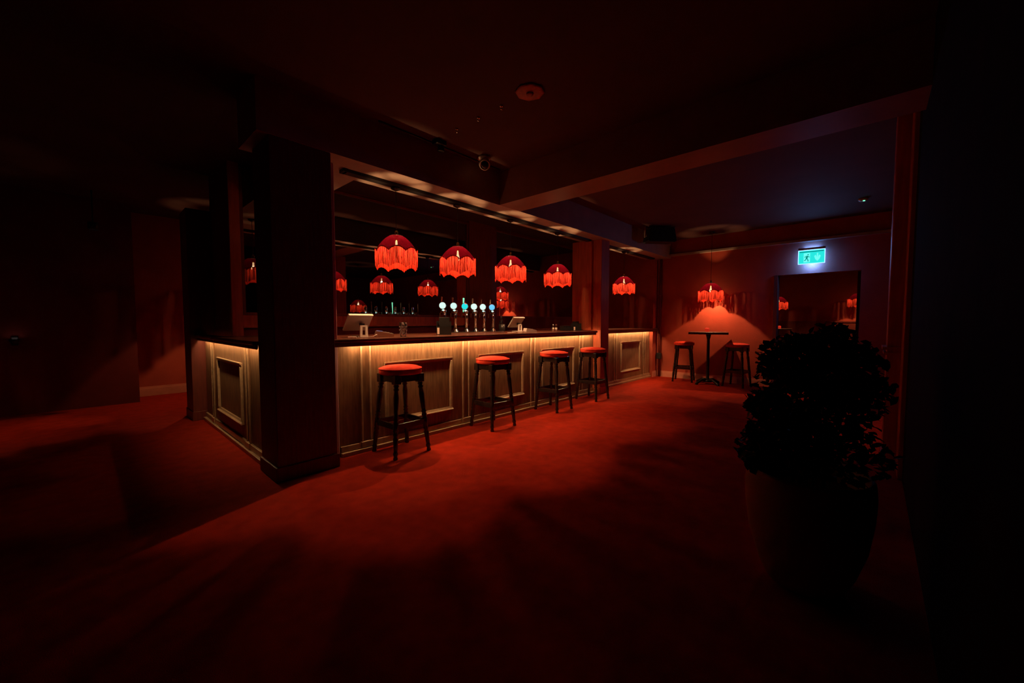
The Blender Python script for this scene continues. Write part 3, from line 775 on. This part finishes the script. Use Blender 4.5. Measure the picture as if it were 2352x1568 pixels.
e = empty('security_camera', (3.14, 3.30, CZ))
MB().lathe([(0.075, 0), (0.075, -0.02), (0.062, -0.035), (0.05, -0.04)], 24).build('mount', 'white_plastic', e)
Mc = Matrix.Translation((-0.01, -0.02, -0.082)) @ Matrix.Rotation(math.radians(-52), 4, Vector((0.74, -0.67, 0)))
MB().lathe([(0.0, 0.06), (0.04, 0.05), (0.06, 0.02), (0.064, -0.01), (0.06, -0.035), (0.05, -0.045), (0.048, -0.035), (0.0, -0.034)], 24, Mc, cap=False).build('ball', 'white_plastic', e)
MB().lathe([(0.0, -0.036), (0.044, -0.036), (0.040, -0.042), (0.022, -0.045), (0.0, -0.046)], 20, Mc).build('lens', 'lens_black', e)
tag(e, 'white turret security camera on the ceiling before the bar beam', 'camera')
e = empty('ceiling_spotlight', (2.55, 3.34, CZ))
bx(-0.06, 0.06, -0.045, 0.045, -0.05, 0, 0.008).build('box_housing', 'black_metal', e)
MB().lathe([(0.03, 0.0), (0.034, -0.05), (0.03, -0.055), (0.0, -0.05)], 16, Matrix.Translation((0.02, 0, -0.05))).build('spot_head', 'black_metal', e)
tag(e, 'small black spotlight box on the ceiling before the bar beam', 'spotlight')
o = MB().tube([(-0.8, 0, 0), (0.8, 0, 0)], 0.010, 8).build('conduit', 'ceiling_paint'); o.location = (2.72, 3.42, CZ - 0.011)
tag(o, 'thin conduit along the ceiling edge beside the bar beam', 'conduit')
e = empty('ceiling_plate', (2.51, 2.10, CZ))
MB().lathe([(0.12, 0), (0.12, -0.012), (0.105, -0.018), (0.0, -0.018)], 8).build('plate', 'pillar_wood', e)
MB().lathe([(0.03, -0.0185), (0.028, -0.03), (0.0, -0.032)], 12).build('boss', 'pillar_wood', e)
tag(e, 'octagonal reddish plate on the open ceiling', 'ceiling plate')
for y, lb in ((2.42, 'tiny ceiling stud nearest the octagonal plate'), (2.71, 'tiny ceiling stud between the two others'), (3.02, 'tiny ceiling stud nearest the black spotlight box')):
    e = empty('ceiling_stud', (2.51, y, CZ))
    MB().lathe([(0.018, 0), (0.016, -0.008), (0.008, -0.012)], 10).build('stud_plate', 'chrome', e)
    MB().lathe([(0.005, -0.012), (0.005, -0.03), (0.012, -0.031), (0.012, -0.034)], 8).build('stud_head', 'chrome', e)
    tag(e, lb, 'sprinkler', 'ceiling studs')
e = empty('smoke_detector', (8.02, 0.17, CZ))
MB().lathe([(0.06, 0), (0.06, -0.02), (0.045, -0.04), (0.0, -0.042)], 20).build('housing', 'grey_plastic', e)
MB().lathe([(0.013, -0.0), (0.013, -0.008), (0.0, -0.010)], 10, Matrix.Translation((-0.03, -0.01, -0.040))).build('indicator', 'green_led', e)
tag(e, 'smoke detector with a green indicator on the ceiling near the exit sign', 'smoke detector')
e = empty('wall_conduit', (XF - 0.05, 3.70, 0))
MB().tube([(0, 0, 0.0), (0, 0, BZ)], 0.03, 12).build('pipe', 'column_wood', e)
bx(-0.05, 0.02, -0.05, 0.05, 0.42, 0.56, 0.006).build('junction_box', 'black_plastic', e)
for z in (1.0, 1.9): MB().lathe([(0.034, z), (0.034, z + 0.03)], 12).build('clamp', 'column_wood', e)
tag(e, 'dark vertical pipe with a junction box in the end wall corner', 'pipe')
e = empty('ceiling_downlight', (0.17, 8.20, CZ))
MB().lathe([(0.055, 0), (0.055, -0.10), (0.05, -0.10), (0.048, -0.02), (0, -0.02)], 16, cap=False).build('can', 'black_metal', e)
MB().lathe([(0.0, -0.085), (0.042, -0.085), (0.042, -0.08)], 14).build('lamp_face', 'downlight_glow', e)
e.location.z = 2.70; MB().tube([(0, 0, 0), (0, 0, CZ - 2.70)], 0.01, 6).build('drop_rod', 'black_metal', e)
tag(e, 'tiny lit downlight in the dark room left of the bar', 'downlight')
e = empty('wall_lamp', (-0.62, 8.70, 1.03))
bx(-0.03, 0.03, -0.03, 0, -0.06, 0.06, 0.004).build('wall_plate', 'black_metal', e)
MB().lathe([(0.03, -0.03), (0.045, 0.0), (0.05, 0.03), (0.046, 0.03), (0.02, -0.02), (0.0, -0.02)], 16, Matrix.Translation((0, -0.07, 0)), cap=False).build('cup', 'black_metal', e)
MB().lathe([(0.0, 0.026), (0.04, 0.026), (0.04, 0.02)], 14, Matrix.Translation((0, -0.07, 0))).build('lit_rim', 'downlight_glow', e)
tag(e, 'tiny dim wall light low in the dark room at the picture edge', 'wall light')

# ------------------------------------------------------------------ potted plant
e = empty('potted_plant', (2.40, 0.215, 0))
MB().lathe([(0.13, 0.0), (0.16, 0.015), (0.20, 0.10), (0.24, 0.24), (0.258, 0.38), (0.262, 0.48), (0.256, 0.555), (0.246, 0.57), (0.236, 0.56), (0.24, 0.50), (0.23, 0.46)], 48, cap=False).lathe([(0.0, 0.0), (0.13, 0.0)], 48, cap=False).build('pot', 'pot_clay', e)
MB().lathe([(0.232, 0.47), (0.12, 0.485), (0.0, 0.49)], 30, cap=False).build('soil', 'soil', e)
st = MB()
rnd = random.Random(11)
for k in range(9):
    a = rnd.uniform(0, 2 * PI); r = rnd.uniform(0.02, 0.10)
    st.tube([(r * math.cos(a), r * math.sin(a), 0.47), (r * 1.6 * math.cos(a), r * 1.6 * math.sin(a), 0.75), (2.2 * r * math.cos(a + 0.4), 2.2 * r * math.sin(a + 0.4), 1.1)], [0.009, 0.007, 0.004], 6)
st.build('stems', 'soil', e)['kind'] = 'stuff'
fo = MB()
# leaf masses: (along picture-right, depth, height, radii)
rtv = Vector((0.675, -0.738, 0)); fwv = Vector((0.738, 0.675, 0))
BL = [((0.02, 0.0, 0.95), (0.27, 0.25, 0.30), 1500), ((-0.20, -0.05, 0.80), (0.12, 0.14, 0.18), 420), ((-0.285, -0.05, 0.69), (0.085, 0.10, 0.11), 260), ((-0.275, -0.02, 0.90), (0.05, 0.06, 0.07), 90),
      ((-0.09, 0.0, 1.12), (0.15, 0.15, 0.13), 420), ((0.10, 0.02, 1.20), (0.10, 0.11, 0.10), 260), ((0.24, 0.02, 0.98), (0.13, 0.16, 0.22), 420), ((0.08, -0.06, 0.67), (0.24, 0.20, 0.14), 520), ((0.26, 0.05, 1.13), (0.08, 0.1, 0.08), 120)]
for (c, r, n) in BL:
    for k in range(n):
        d = Vector((rnd.gauss(0, 1), rnd.gauss(0, 1), rnd.gauss(0, 1))).normalized() * (rnd.random() ** 0.38)
        p = rtv * (c[0] + d.x * r[0]) + fwv * (c[1] + d.y * r[1]) + Vector((0, 0, c[2] + d.z * r[2]))
        if p.y + 0.215 < -0.19: p.y = -0.19 - 0.215 + rnd.random() * 0.05
        R = Matrix.Rotation(rnd.uniform(0, 2 * PI), 3, 'Z') @ Matrix.Rotation(rnd.uniform(-1.1, 1.1), 3, 'X') @ Matrix.Rotation(rnd.uniform(-0.8, 0.8), 3, 'Y')
        L = rnd.uniform(0.022, 0.042)
        lv = [(0, -0.6, 0), (-0.38, -0.1, 0.1), (-0.45, 0.25, 0.08), (0, 0.75, -0.1), (0.45, 0.25, 0.08), (0.38, -0.1, 0.1), (0, 0.1, -0.02)]
        fo.add([p + R @ (Vector(q) * L) for q in lv], [(0, 6, 1), (1, 6, 2), (2, 6, 3), (3, 6, 4), (4, 6, 5), (5, 6, 0)])
me = bpy.data.meshes.new('foliage'); me.from_pydata(fo.v, [], fo.f); me.materials.append(MATS['leaf'])
link('foliage', me, e)['kind'] = 'stuff'
tag(e, 'dark bushy plant in a large rounded clay pot', 'plant')
